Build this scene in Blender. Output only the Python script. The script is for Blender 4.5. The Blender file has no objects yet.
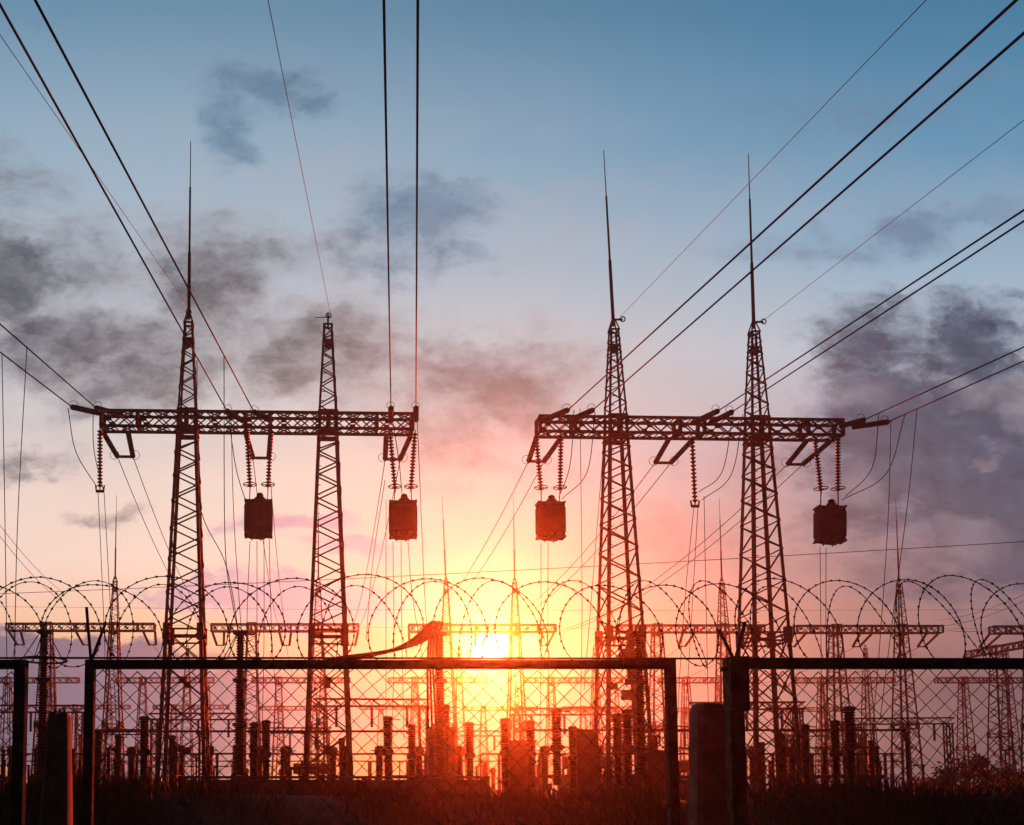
import bpy, bmesh, math, random
from mathutils import Vector, Matrix, Quaternion
random.seed(7)
R = math.radians
sc = bpy.context.scene
C = sc.collection

# ------------------------------------------------------------------ camera
F_PX, PX0, HOR, PITCH, EYE = 970.0, 330.0, 800.0, R(4.0), 1.6
PY0 = HOR - F_PX * math.tan(PITCH)
cam = bpy.data.cameras.new('camera')
cam.sensor_width = 36.0
cam.lens = F_PX / 1024 * 36.0
cam.shift_x = (512 - PX0) / 1024
cam.shift_y = (PY0 - 412.5) / 1024
cam.clip_start, cam.clip_end = 0.1, 3000
co = bpy.data.objects.new('camera', cam)
C.objects.link(co)
co.location = (0, 0, EYE)
co.rotation_euler = (R(90) + PITCH, 0, 0)
sc.camera = co


def ray(px, py):
    a, b = (px - PX0) / F_PX, (PY0 - py) / F_PX
    return Vector((a, math.cos(PITCH) - b * math.sin(PITCH), math.sin(PITCH) + b * math.cos(PITCH)))


def at(px, py, Y):
    d = ray(px, py)
    return Vector((0, 0, EYE)) + d * (Y / d.y)


# ------------------------------------------------------------------ colour management
vs = sc.view_settings
vs.view_transform, vs.look, vs.exposure, vs.gamma = 'Standard', 'None', 1.25, 1.0
sc.cycles.use_denoising = True
sc.cycles.volume_bounces = 0
sc.cycles.max_bounces = 5
sc.cycles.sample_clamp_indirect = 4

# ------------------------------------------------------------------ sun
SUN_DIR = ray(490, 646).normalized()
SUN_EL = math.asin(SUN_DIR.z)
SUN_AZ = math.atan2(SUN_DIR.x, SUN_DIR.y)
sl = bpy.data.lights.new('sun', 'SUN')
sl.energy, sl.angle, sl.color = 5.0, R(0.5), (1.0, 0.055, 0.005)
so = bpy.data.objects.new('sun', sl)
C.objects.link(so)
so.location = (0, 0, 60)
so.rotation_euler = SUN_DIR.to_track_quat('Z', 'Y').to_euler()

# ------------------------------------------------------------------ sky (world)
W = bpy.data.worlds.new('World')
sc.world = W
W.use_nodes = True
nt = W.node_tree
nt.nodes.clear()


def lin(c):
    return tuple(((v / 255 / 12.92) if v <= 10 else ((v / 255 + .055) / 1.055) ** 2.4) for v in c)


class G:
    """small helper round a node tree"""
    def __init__(s, t): s.t = t
    def n(s, kind, **kw):
        x = s.t.nodes.new(kind)
        for k, v in kw.items(): setattr(x, k, v)
        return x
    def put(s, sock, v):
        if hasattr(v, 'is_linked'): s.t.links.new(v, sock)
        elif isinstance(v, (tuple, list)) and len(v) == 3 and sock.type == 'RGBA': sock.default_value = (*v, 1)
        else: sock.default_value = v
    def m(s, op, a, b=0.0, c=None, clamp=False):
        x = s.n('ShaderNodeMath', operation=op, use_clamp=clamp)
        s.put(x.inputs[0], a); s.put(x.inputs[1], b)
        if c is not None: s.put(x.inputs[2], c)
        return x.outputs[0]
    def vm(s, op, a, b=(0, 0, 0)):
        x = s.n('ShaderNodeVectorMath', operation=op)
        s.put(x.inputs[0], a)
        if op == 'SCALE': s.put(x.inputs[3], b)
        else: s.put(x.inputs[1], b)
        return x.outputs['Value'] if op in ('LENGTH', 'DOT_PRODUCT') else x.outputs[0]
    def rng(s, v, a, b, lo=0.0, hi=1.0, smooth=True):
        x = s.n('ShaderNodeMapRange', interpolation_type='SMOOTHSTEP' if smooth else 'LINEAR')
        for i, q in enumerate((v, a, b, lo, hi)): s.put(x.inputs[i], q)
        return x.outputs[0]
    def mix(s, f, a, b, blend='MIX'):
        x = s.n('ShaderNodeMix', data_type='RGBA', blend_type=blend, clamp_factor=True)
        s.put(x.inputs[0], f); s.put(x.inputs[6], a); s.put(x.inputs[7], b)
        return x.outputs[2]
    def ramp(s, f, stops):
        x = s.n('ShaderNodeValToRGB')
        e = x.color_ramp.elements
        while len(e) < len(stops): e.new(0.5)
        for el, (p, c) in zip(e, stops):
            el.position = p; el.color = (*c, 1)
        s.put(x.inputs[0], f)
        return x.outputs[0]
    def noise(s, v, scale, detail=5, rough=0.55, out='Fac', dist=0.0):
        x = s.n('ShaderNodeTexNoise')
        s.put(x.inputs['Vector'], v)
        x.inputs['Scale'].default_value = scale; x.inputs['Detail'].default_value = detail
        x.inputs['Roughness'].default_value = rough; x.inputs['Distortion'].default_value = dist
        return x.outputs[out]


g = G(nt)
tc = g.n('ShaderNodeTexCoord').outputs['Generated']
sep = g.n('ShaderNodeSeparateXYZ'); g.put(sep.inputs[0], tc)
dx, dy, dz = sep.outputs
yy = g.m('MAXIMUM', dy, 0.12)
u, v = g.m('DIVIDE', dx, yy), g.m('DIVIDE', dz, yy)
comb = g.n('ShaderNodeCombineXYZ'); g.put(comb.inputs[0], u); g.put(comb.inputs[1], v)
uv = comb.outputs[0]


def uvpx(px, py):
    d = ray(px, py)
    return (d.x / d.y, d.z / d.y, 0)


VT = uvpx(512, -40)[1]
vn = g.rng(v, 0.0, VT, smooth=False)


def vpos(py):
    return max(0, min(1, uvpx(512, py)[1] / VT))


def sky_ramp(rows):
    rows = sorted((vpos(y), lin(c)) for y, c in rows)
    return g.ramp(vn, rows)


left = sky_ramp([(10, (112, 152, 180)), (150, (152, 176, 196)), (290, (184, 190, 202)), (400, (212, 204, 206)),
                 (480, (240, 214, 204)), (560, (248, 212, 198)), (640, (246, 186, 146)), (720, (150, 118, 136)), (765, (226, 130, 86))])
right = sky_ramp([(10, (66, 124, 160)), (150, (96, 148, 182)), (260, (146, 176, 200)), (350, (186, 192, 206)),
                  (450, (176, 156, 172)), (560, (134, 112, 124)), (620, (134, 102, 108)), (690, (76, 78, 100)), (765, (60, 76, 106))])
fx = g.rng(u, uvpx(120, 400)[0], uvpx(960, 400)[0])
base = g.mix(fx, left, right)

# clouds: soft ellipses eroded by warped noise, one set per cloud family
stretch = g.vm('MULTIPLY', uv, (1.0, 1.55, 1.0))
w1 = g.noise(stretch, 6.0, 6, 0.62, 'Color')
w2 = g.noise(stretch, 22.0, 6, 0.65, 'Color')
warp = g.vm('ADD', g.vm('SCALE', g.vm('SUBTRACT', w1, (.5, .5, .5)), 0.11), g.vm('SCALE', g.vm('SUBTRACT', w2, (.5, .5, .5)), 0.045))
pw = g.vm('ADD', uv, warp)
sw = g.vm('ADD', stretch, g.vm('SCALE', warp, 0.6))
fb = g.noise(sw, 10.0, 10, 0.66)
fb2 = g.noise(sw, 27.0, 9, 0.68)
fb3 = g.noise(stretch, 4.5, 5, 0.55)
fbm = g.rng(g.m('ADD', g.m('MULTIPLY', fb, .65), g.m('MULTIPLY', fb2, .35)), 0.30, 0.68, smooth=False)


def family(cur, blobs, c1, c2, alpha, soft=0.55, erode=0.85):
    total = None
    for (cx, cy, rx, ry, s) in blobs:
        c = uvpx(cx, cy)
        q = g.vm('SUBTRACT', pw, c)
        q = g.vm('MULTIPLY', q, (F_PX / rx, F_PX / ry, 0))
        d = g.rng(g.vm('LENGTH', q), 1.55, 0.0, 0.0, s)
        total = d if total is None else g.m('MAXIMUM', total, d)
    e = g.m('SUBTRACT', total, g.m('MULTIPLY', g.m('SUBTRACT', 1.0, fbm), erode))
    dens = g.rng(e, -0.06, soft)
    shade = g.m('ADD', g.m('MULTIPLY', dens, 0.55), g.m('MULTIPLY', g.m('SUBTRACT', fb2, 0.36), 1.5), clamp=True)
    return g.mix(g.m('MULTIPLY', dens, alpha), cur, g.mix(shade, lin(c2), lin(c1)))


# the sky itself is less red round the sun; the haze in front of it adds that
ca = g.vm('DOT_PRODUCT', tc, tuple(SUN_DIR))
ang = g.m('ARCCOSINE', g.m('MINIMUM', ca, 0.9999999))
near = g.m('EXPONENT', g.m('MULTIPLY', ang, -1 / R(13)))
base = g.mix(near, base, g.vm('MULTIPLY', base, (.46, .86, .80)))
band = g.m('MULTIPLY', g.rng(v, uvpx(512, 560)[1], uvpx(512, 380)[1]), g.rng(v, uvpx(512, 40)[1], uvpx(512, 230)[1]))
veil = g.m('MULTIPLY', g.rng(g.m('ADD', g.m('MULTIPLY', fb3, .6), g.m('MULTIPLY', fb, .4)), .42, .66), g.m('MULTIPLY', band, g.rng(fx, 1.0, .25, .18, .5)))
col = g.mix(veil, base, lin((176, 172, 180)))
col = family(col, [(268, 88, 82, 44, 1.1), (240, 130, 54, 60, .95), (315, 100, 54, 22, .9), (425, 222, 110, 60, 1.1), (395, 262, 100, 26, .9), (455, 266, 80, 20, .8), (350, 235, 50, 24, .7)],
             (88, 126, 152), (134, 158, 180), .92, .7, .7)
col = family(col, [(850, 110, 220, 54, .7), (820, 250, 150, 32, .8), (1000, 90, 160, 36, .6), (60, 20, 160, 36, .4), (960, 215, 130, 22, .7), (915, 232, 60, 36, 1.1)],
             (78, 106, 138), (122, 150, 176), .72, .8, .6)
col = family(col, [(10, 180, 80, 50, .8), (0, 275, 84, 80, 1.25), (75, 335, 160, 70, 1.1), (60, 262, 130, 84, .8), (212, 282, 90, 92, 1.1), (150, 365, 160, 62, 1.05),
                   (310, 355, 160, 80, 1.0), (270, 255, 150, 52, .7), (30, 452, 80, 18, .85), (110, 515, 64, 14, .8), (400, 330, 120, 44, .7), (360, 400, 120, 40, .7)],
             (62, 72, 82), (150, 150, 158), .95, .9, .6)
col = family(col, [(490, 385, 130, 80, 1.15), (455, 430, 100, 84, .9), (570, 370, 90, 44, .6), (560, 440, 90, 50, .5)], (62, 78, 92), (150, 144, 152), .92, .9, .58)
col = family(col, [(690, 545, 160, 66, .85), (760, 480, 100, 110, .75), (620, 470, 140, 36, .6), (600, 540, 90, 50, .5)], (132, 108, 118), (176, 140, 142), .85, .95, .6)
col = family(col, [(885, 345, 96, 76, 1.0), (970, 355, 100, 84, 1.1), (930, 440, 175, 125, 1.25), (1000, 500, 165, 140, 1.3),
                   (870, 510, 120, 76, .95), (985, 295, 56, 30, .75), (830, 420, 64, 70, .75), (940, 580, 200, 44, .95), (800, 500, 70, 90, .5)],
             (10, 50, 78), (78, 102, 130), .98, .68, .8)
col = family(col, [(985, 465, 20, 12, .75), (975, 392, 44, 22, .8), (1012, 405, 36, 40, .8), (960, 535, 50, 32, .8), (870, 400, 56, 26, .7), (860, 480, 40, 30, .6)],
             (126, 124, 140), (186, 172, 178), .5, .6, .7)
col = family(col, [(290, 522, 110, 20, 1.1), (350, 548, 76, 18, 1.0), (250, 598, 140, 20, 1.1), (320, 606, 130, 28, 1.1), (200, 585, 90, 16, .9), (400, 600, 100, 14, .7)],
             (166, 142, 172), (216, 184, 188), .85, .6, .66)
col = family(col, [(30, 676, 70, 40, 1.2), (85, 668, 40, 28, 1.2), (132, 672, 42, 28, 1.2), (190, 700, 120, 40, 1), (60, 728, 240, 50, 1.2), (215, 738, 120, 30, .9), (110, 768, 180, 16, .8)],
             (66, 82, 118), (108, 108, 138), .95, .34, .55)
col = family(col, [(960, 700, 200, 44, 1.0), (1000, 745, 200, 50, 1.2), (850, 735, 150, 34, .9), (640, 740, 140, 22, .6)], (42, 58, 84), (74, 76, 98), .92, .8, .5)

# low evening sun: small bright disc with its aureole
disc = g.m('MULTIPLY', g.rng(ang, R(1.15), R(0.35)), 6.0)
a1 = g.m('EXPONENT', g.m('MULTIPLY', ang, -1 / R(1.25)))
a2 = g.m('EXPONENT', g.m('MULTIPLY', ang, -1 / R(5.6)))
glow = g.vm('ADD', g.vm('SCALE', (1.0, 0.66, 0.26), g.m('MULTIPLY', a1, 2.2)), g.vm('SCALE', (0.9, 0.36, 0.03), g.m('MULTIPLY', a2, 0.66)))
glow = g.vm('ADD', glow, g.vm('SCALE', (1.0, 0.9, 0.7), disc))
col = g.vm('ADD', col, glow)
# darker sky away from the sunset, dark below the horizon
front = g.rng(dy, -0.15, 0.72, 0.035, 1.0)
up = g.rng(dz, 0.55, 0.95, 1.0, 0.20)
below = g.rng(dz, -0.03, 0.0, 0.05, 1.0)
col = g.vm('SCALE', col, g.m('MULTIPLY', g.m('MULTIPLY', front, up), below))
sky = g.n('ShaderNodeTexSky', sky_type='NISHITA', sun_disc=False)
sky.sun_elevation, sky.sun_rotation = SUN_EL, SUN_AZ
sky.altitude, sky.dust_density = 120, 3.0
SKY_GAIN = 0.41
bg1 = g.n('ShaderNodeBackground'); g.put(bg1.inputs[0], col); bg1.inputs[1].default_value = SKY_GAIN
bg2 = g.n('ShaderNodeBackground'); g.put(bg2.inputs[0], sky.outputs[0]); bg2.inputs[1].default_value = 0.0025
ad = g.n('ShaderNodeAddShader')
nt.links.new(bg1.outputs[0], ad.inputs[0]); nt.links.new(bg2.outputs[0], ad.inputs[1])
wo = g.n('ShaderNodeOutputWorld')
nt.links.new(ad.outputs[0], wo.inputs[0])


# ------------------------------------------------------------------ materials
def mat(name, c1, c2, rough=0.6, metal=0.0, scale=3.0, bump=0.0, spec=0.4):
    m = bpy.data.materials.new(name); m.use_nodes = True
    h = G(m.node_tree); b = m.node_tree.nodes['Principled BSDF']
    o = h.n('ShaderNodeTexCoord').outputs['Object']
    f = h.noise(o, scale, 6, 0.65)
    h.put(b.inputs['Base Color'], h.mix(h.rng(f, 0.35, 0.66), c1, c2))
    b.inputs['Metallic'].default_value = metal
    h.put(b.inputs['Roughness'], h.rng(f, 0.2, 0.8, rough * .85, min(1, rough * 1.15)))
    b.inputs['Specular IOR Level'].default_value = spec
    if bump:
        bn = h.n('ShaderNodeBump'); bn.inputs['Strength'].default_value = bump
        h.put(bn.inputs['Height'], h.noise(o, scale * 6, 6, 0.7))
        m.node_tree.links.new(bn.outputs[0], b.inputs['Normal'])
    return m


M = dict(
    steel=mat('weathered_galvanised_steel', (.065, .065, .068), (.04, .034, .032), .85, 0, 2.5, 0, .08),
    paint=mat('grey_equipment_paint', (.08, .083, .085), (.055, .055, .055), .8, 0, 2.0, 0, .1),
    porcelain=mat('brown_glazed_porcelain', (.035, .018, .013), (.025, .014, .01), .55, 0, 4.0, 0, .12),
    cable=mat('aged_aluminium_cable', (.035, .035, .036), (.022, .022, .022), .9, 0, 5.0, 0, .04),
    fence=mat('galvanised_fence_steel', (.065, .065, .065), (.04, .03, .026), .85, 0, 9.0, 0, .08),
    concrete=mat('weathered_concrete', (.13, .125, .118), (.07, .066, .062), .95, 0, 1.6, .3, .08),
    ground=mat('dark_gravel_soil', (.05, .045, .038), (.028, .028, .02), .95, 0, .9, .5, .15),
    grass=mat('dry_meadow_grass', (.045, .055, .02), (.06, .05, .025), .8, 0, .7, 0, .15),
    leaf=mat('dark_foliage', (.04, .06, .02), (.05, .075, .03), .7, 0, 1.2, 0, .2),
    bark=mat('bark', (.06, .045, .035), (.04, .03, .025), .9, 0, 5.0, .3, .2),
)


# ------------------------------------------------------------------ mesh builder
class MB:
    def __init__(s): s.v, s.f = [], []
    def bar(s, a, b, w, h=None):
        a, b = Vector(a), Vector(b); h = h or w
        d = b - a
        if d.length < 1e-6: return s
        d.normalize()
        ref = Vector((0, 0, 1)) if abs(d.z) < 0.93 else Vector((0, 1, 0))
        x = d.cross(ref).normalized(); y = d.cross(x).normalized()
        i = len(s.v)
        for p in (a, b):
            for sx, sy in ((-1, -1), (1, -1), (1, 1), (-1, 1)):
                s.v.append(p + x * (sx * w / 2) + y * (sy * h / 2))
        s.f += [(i, i + 1, i + 2, i + 3), (i + 7, i + 6, i + 5, i + 4)] + [(i + k, i + 4 + k, i + 4 + (k + 1) % 4, i + (k + 1) % 4) for k in range(4)]
        return s
    def angle(s, a, b, w, t=None, cx=1, cy=1):
        """steel angle (L) section running from a to b; flanges reach towards -cx, -cy"""
        t = t or w * .22
        a, b = Vector(a), Vector(b)
        s.bar(a + Vector((-cx * w / 2, 0, 0)), b + Vector((-cx * w / 2, 0, 0)), w, t) if False else None
        for off, wx, wy in ((Vector((-cx * (w / 2), -cy * t / 2, 0)), w, t), (Vector((-cx * t / 2, -cy * (w / 2 + t * .52), 0)), t, w)):
            i = len(s.v)
            for p in (a, b):
                for sx, sy in ((-1, -1), (1, -1), (1, 1), (-1, 1)):
                    s.v.append(p + off + Vector((sx * wx / 2, sy * wy / 2, 0)))
            s.f += [(i, i + 1, i + 2, i + 3), (i + 7, i + 6, i + 5, i + 4)] + [(i + k, i + 4 + k, i + 4 + (k + 1) % 4, i + (k + 1) % 4) for k in range(4)]
        return s
    def box(s, c, sx, sy, sz):
        c = Vector(c)
        return s.bar(c - Vector((0, 0, sz / 2)), c + Vector((0, 0, sz / 2)), sx, sy)
    def tube(s, pts, r, seg=6, radii=None, closed=False):
        pts = [Vector(p) for p in pts]; n = len(pts); i0 = len(s.v)
        nrm = None
        for k, p in enumerate(pts):
            if closed: d = pts[(k + 1) % n] - pts[k - 1]
            else: d = pts[min(k + 1, n - 1)] - pts[max(k - 1, 0)]
            d.normalize()
            if nrm is None:
                ref = Vector((0, 0, 1)) if abs(d.z) < .9 else Vector((1, 0, 0))
                nrm = d.cross(ref).normalized()
            else:
                nrm = (nrm - d * nrm.dot(d)).normalized()
            bi = d.cross(nrm)
            rr = radii[k] if radii else r
            for j in range(seg):
                t = 2 * math.pi * j / seg
                s.v.append(p + nrm * (math.cos(t) * rr) + bi * (math.sin(t) * rr))
        for k in range(n if closed else n - 1):
            a, b = i0 + k * seg, i0 + ((k + 1) % n) * seg
            for j in range(seg):
                s.f.append((a + j, a + (j + 1) % seg, b + (j + 1) % seg, b + j))
        if not closed:
            s.f.append(tuple(range(i0 + seg - 1, i0 - 1, -1)))
            s.f.append(tuple(range(i0 + (n - 1) * seg, i0 + n * seg)))
        return s
    def lathe(s, prof, seg=12, c=(0, 0, 0)):
        """prof: list of (r, z) going up the z axis"""
        i0 = len(s.v); n = len(prof)
        for r, z in prof:
            for j in range(seg):
                t = 2 * math.pi * j / seg
                s.v.append(Vector((c[0] + r * math.cos(t), c[1] + r * math.sin(t), c[2] + z)))
        for k in range(n - 1):
            a, b = i0 + k * seg, i0 + (k + 1) * seg
            for j in range(seg):
                s.f.append((a + j, a + (j + 1) % seg, b + (j + 1) % seg, b + j))
        s.f.append(tuple(range(i0 + seg - 1, i0 - 1, -1)))
        s.f.append(tuple(range(i0 + (n - 1) * seg, i0 + n * seg)))
        return s
    def ring(s, c, R0, r, seg=20, ax='z'):
        c = Vector(c)
        pts = []
        for k in range(seg):
            t = 2 * math.pi * k / seg
            o = Vector((math.cos(t), math.sin(t), 0)) if ax == 'z' else Vector((math.cos(t), 0, math.sin(t)))
            pts.append(c + o * R0)
        return s.tube(pts, r, 5, closed=True)
    def quad(s, a, b, c, d):
        i = len(s.v); s.v += [Vector(a), Vector(b), Vector(c), Vector(d)]; s.f.append((i, i + 1, i + 2, i + 3)); return s
    def tri(s, a, b, c):
        i = len(s.v); s.v += [Vector(a), Vector(b), Vector(c)]; s.f.append((i, i + 1, i + 2)); return s
    def xf(s, mtx, start=0):
        for i in range(start, len(s.v)): s.v[i] = mtx @ s.v[i]
        return s
    def build(s, name, m, parent=None, loc=None):
        me = bpy.data.meshes.new(name)
        me.from_pydata([tuple(p) for p in s.v], [], s.f)
        bm_ = bmesh.new(); bm_.from_mesh(me); bmesh.ops.recalc_face_normals(bm_, faces=bm_.faces[:]); bm_.to_mesh(me); bm_.free()
        me.materials.append(m); me.update()
        o = bpy.data.objects.new(name, me); C.objects.link(o)
        if parent: o.parent = parent
        if loc is not None: o.location = loc
        return o


def smooth(o):
    for p in o.data.polygons: p.use_smooth = True
    return o


def tag(o, label=None, cat=None, group=None, kind=None):
    if label: o['label'] = label
    if cat: o['category'] = cat
    if group: o['group'] = group
    if kind: o['kind'] = kind
    return o


def empty(name, loc=(0, 0, 0), rz=0.0):
    e = bpy.data.objects.new(name, None); C.objects.link(e)
    e.empty_display_size = .3
    e.location = loc; e.rotation_euler = (0, 0, rz)
    return e


CH = {}


def copy_tree(o, parent=None):
    c = o.copy(); C.objects.link(c)
    if parent: c.parent = parent
    for ch in list(o.children): copy_tree(ch, c)
    return c


ORD = ['first', 'second', 'third', 'fourth', 'fifth', 'sixth', 'seventh', 'eighth', 'ninth', 'tenth', 'eleventh', 'twelfth', 'thirteenth',
       'fourteenth', 'fifteenth', 'sixteenth', 'seventeenth', 'eighteenth', 'nineteenth', 'twentieth', 'twenty-first', 'twenty-second', 'twenty-third', 'twenty-fourth']

# ------------------------------------------------------------------ ground
def ground_z(x, y):
    z = 0.0
    z += 0.10 * math.sin(x * .31 + 1) * math.sin(y * .23) + 0.06 * math.sin(x * .9 + y * .5)
    # rough bank of earth between the fence and the switchyard
    z += 1.82 * math.exp(-((y - 19 - 1.2 * math.sin(x * .12)) / 3.2) ** 2) * (0.93 + .05 * math.sin(x * .35 + 2) + .04 * math.sin(x * .9))
    if y < 11.5: z *= max(0, (y - 10) / 1.5)
    return z


gm = MB()
xs = [-170 + i * 4 for i in range(33)] + [-40 + i * 1.5 for i in range(67)] + [62 + i * 4 for i in range(28)]
xs = sorted(set(xs))
ys = [-42, -30, -20, -10, 0] + [4 + i * .8 for i in range(50)] + [46 + i * 6 for i in range(28)]
ys = sorted(set(y for y in ys if y <= 212))
for y in ys:
    for x in xs: gm.v.append(Vector((x, y, ground_z(x, y))))
nx = len(xs)
for j in range(len(ys) - 1):
    for i in range(nx - 1):
        a = j * nx + i
        gm.f.append((a, a + 1, a + nx + 1, a + nx))
tag(smooth(gm.build('ground', M['ground'])), kind='structure')

# ------------------------------------------------------------------ lattice gantry portals
Z_SPL, Z_B0, Z_B1, Z_PK, Z_MT = 9.3, 18.82, 19.55, 23.95, 32.9
HW = [(0, 1.20), (Z_SPL, .86), (18.5, .48), (19.7, .43), (Z_PK, .20)]
TX, BX = 3.27, 7.26


def hw(z):
    for (z0, w0), (z1, w1) in zip(HW, HW[1:]):
        if z <= z1: return w0 + (w1 - w0) * (z - z0) / (z1 - z0)
    return HW[-1][1]


CORN = [(-1, -1), (1, -1), (1, 1), (-1, 1)]


def tower_parts(x0, peak, cap=True):
    legs, br, bru, st = MB(), MB(), MB(), MB()
    gus = legs
    ztop = Z_PK if peak else Z_B1 + .1
    zs = [0, Z_SPL, 18.5, 19.7, Z_PK] if peak else [0, Z_SPL, 18.5, ztop]
    P = lambda c, z: Vector((x0 + c[0] * hw(z), c[1] * hw(z), z))
    for c in CORN:
        for z0, z1 in zip(zs, zs[1:]):
            w = .17 if z0 < 9 else (.14 if z0 < 19 else .085)
            legs.angle(P(c, z0), P(c, z1), w, w * .3, c[0], c[1])
        legs.box((x0 + c[0] * hw(0) * .98, c[1] * hw(0) * .98, .06), .5, .5, .42)
    faces = [(CORN[k], CORN[(k + 1) % 4]) for k in range(4)]
    n = 6
    for i in range(n):
        z0, z1 = Z_SPL * i / n, Z_SPL * (i + 1) / n
        for a, b in faces:
            br.bar(P(a, z0), P(b, z1), .055, .05); br.bar(P(b, z0), P(a, z1), .05, .055)
            if i % 2 == 0:
                c = (P(a, z0) + P(b, z1) + P(b, z0) + P(a, z1)) / 4
                if a[1] == b[1]: br.box(c, .30, .03, .30)
                else: br.box(c, .03, .30, .30)
    for zz in (Z_SPL, Z_SPL - .38, 18.6, 19.66):
        for a, b in faces: legs.bar(P(a, zz), P(b, zz), .075)
    for c in CORN:
        q = P(c, Z_SPL); gus.box(q - Vector((c[0] * .1, c[1] * .075, .1)), .30, .27, .75)
    gus.box((x0, -hw(19) - .04, 19.15), .22, .03, .95)
    for a, b in faces:
        if a[1] == b[1]: gus.box((P(a, 18.62) + P(b, 18.62)) / 2 - Vector((0, a[1] * .02, 0)), .9, .06, .22)

    def zig(z0, z1, k, w, br):
        z, flip = z0, 0
        while z < z1 - .08:
            h = min(k * 2 * hw(z), z1 - z)
            if z1 - z - h < .2: h = z1 - z
            for a, b in faces:
                p, q = (a, b) if (flip + (a[1] != b[1])) % 2 == 0 else (b, a)
                br.bar(P(p, z + .04), P(q, z + h), w)
            z += h; flip += 1
    zig(Z_SPL, 18.5, .50, .058, br)
    if peak:
        zig(19.7, Z_PK - .1, .62, .045, bru)
        for a, b in faces: legs.bar(P(a, Z_PK - .05), P(b, Z_PK - .05), .07); legs.bar(P(a, Z_PK - .9), P(b, Z_PK - .9), .05)
        legs.bar((x0, 0, Z_PK - 1.1), (x0, 0, Z_PK - .75), .3)
        for c in CORN if cap else (): legs.bar(P(c, Z_PK - .02), (x0 + c[0] * .04, c[1] * .04, Z_PK + .55), .05)
    z = 3.0
    while z < ztop - .3:
        legs.bar(P((-1, -1), z) + Vector((.02, -.01, 0)), P((-1, -1), z) + Vector((.24, -.01, 0)), .028); z += .45
    return legs, br, bru


def make_portal(name, peaks, masts, txs=(-TX, TX), rod_dx=(0, 0)):
    r = empty(name)
    for x0, pk, mt, rdx in zip(txs, peaks, masts, rod_dx):
        l, b, bu = tower_parts(x0, pk, mt or name != 'gantry_portal' or not all(peaks))
        t = l.build('tower', M['steel'], r)
        b.build('bracing', M['steel'], t)
        if pk: bu.build('bracing', M['steel'], t)
        if mt:
            m = MB().tube([(x0 + rdx * (z - Z_PK) / (Z_MT - Z_PK), 0, z) for z in (Z_PK + .2, 27.4, 27.41, 30.6, 30.61, Z_MT)], .07, 7, radii=[.085, .075, .052, .047, .026, .018])
            m.build('lightning_rod', M['steel'], t)
    ch, la = MB(), MB()
    ys_, zs_ = (-.375, .375), (Z_B0, Z_B1)
    for y in ys_:
        for z in zs_: ch.angle((-BX, y, z), (BX, y, z), .01) if False else ch.bar((-BX, y, z), (BX, y, z), .12, .11)
    nb = 18
    dx_ = 2 * BX / nb
    for i in range(nb):
        a, b = -BX + i * dx_, -BX + (i + 1) * dx_
        for y in ys_:
            yo = y * 1.0
            la.bar((a, yo, Z_B0), (b, yo, Z_B1), .05); la.bar((a, yo, Z_B1), (b, yo, Z_B0), .048)
            if i % 2 == 0: la.box(((a + b) / 2, yo, (Z_B0 + Z_B1) / 2), .26, .06, .22)
        for z in zs_:
            la.bar((a, -.375, z), (b, .375, z), .05); la.bar((a, .375, z), (b, -.375, z), .047)
    for lx in (-BX + .05, -5.55, -.58, .58, 5.55, BX - .05):
        for y in ys_: ch.box((lx, y, (Z_B0 + Z_B1) / 2), .14, .15, Z_B1 - Z_B0 + .1)
        for z in zs_: ch.bar((lx, -.37, z), (lx, .37, z), .10)
    bm_ = ch.build('beam', M['steel'], r)
    la.build('lacing', M['steel'], bm_)
    return r


MAIN = []
p = make_portal('gantry_portal', (True, True), (True, False))
lp = at(258, 418, 44.2)
p.location = (lp.x, 44.2, 0); p.rotation_euler.z = R(1.6)
tag(p, 'large near lattice gantry left of the sun with one lightning rod', 'gantry', 'steel gantry portals')
MAIN.append(p)
p2 = make_portal('gantry_portal', (True, True), (True, True), (-3.52, 3.27), (-.30, 0))
lp = at(689, 424, 44.9)
p2.location = (lp.x, 44.9, 0); p2.rotation_euler.z = R(1.9)
tag(p2, 'large near lattice gantry right of the sun with two tall lightning rods', 'gantry', 'steel gantry portals')
MAIN.append(p2)
# small cabinets bolted to the inner tower of the right gantry
for (z0, w, h) in ((8.15, .95, .62), (6.35, .95, .45), (7.3, .4, .5)):
    MB().box((-3.52 + .15, -1.02, z0), w, .22, h).build('tower_cabinet', M['paint'], p2)
# earth wire clamps at tower tops
for pr, x0 in ((MAIN[0], -TX), (MAIN[0], TX), (p2, -3.52), (p2, TX)):
    zb = .5 if not (pr is MAIN[0] and x0 > 0) else .02
    q = MB()
    if zb < .1:
        q.bar((x0, 0, Z_PK - .2), (x0, -.1, Z_PK + .36), .09).bar((x0 - .6, -.1, Z_PK + .3), (x0 + .15, -.1, Z_PK + .33), .03)
        zb = .42
    q.tube([(x0, -.1 if zb < .45 else 0, Z_PK + zb), (x0 + (.02 if pr is MAIN[0] else .35), -.25, Z_PK + zb - .1)], .05, 6)
    q.ring((x0 + (.02 if pr is MAIN[0] else .35), -.28, Z_PK + zb - .1), .12, .03, 10, 'x')
    q.build('earth_wire_clamp', M['steel'], pr)


def loc2w(pr, lx, ly, lz):
    a = pr.rotation_euler.z
    return Vector((pr.location.x + lx * math.cos(a) - ly * math.sin(a), pr.location.y + lx * math.sin(a) + ly * math.cos(a), lz))


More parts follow.
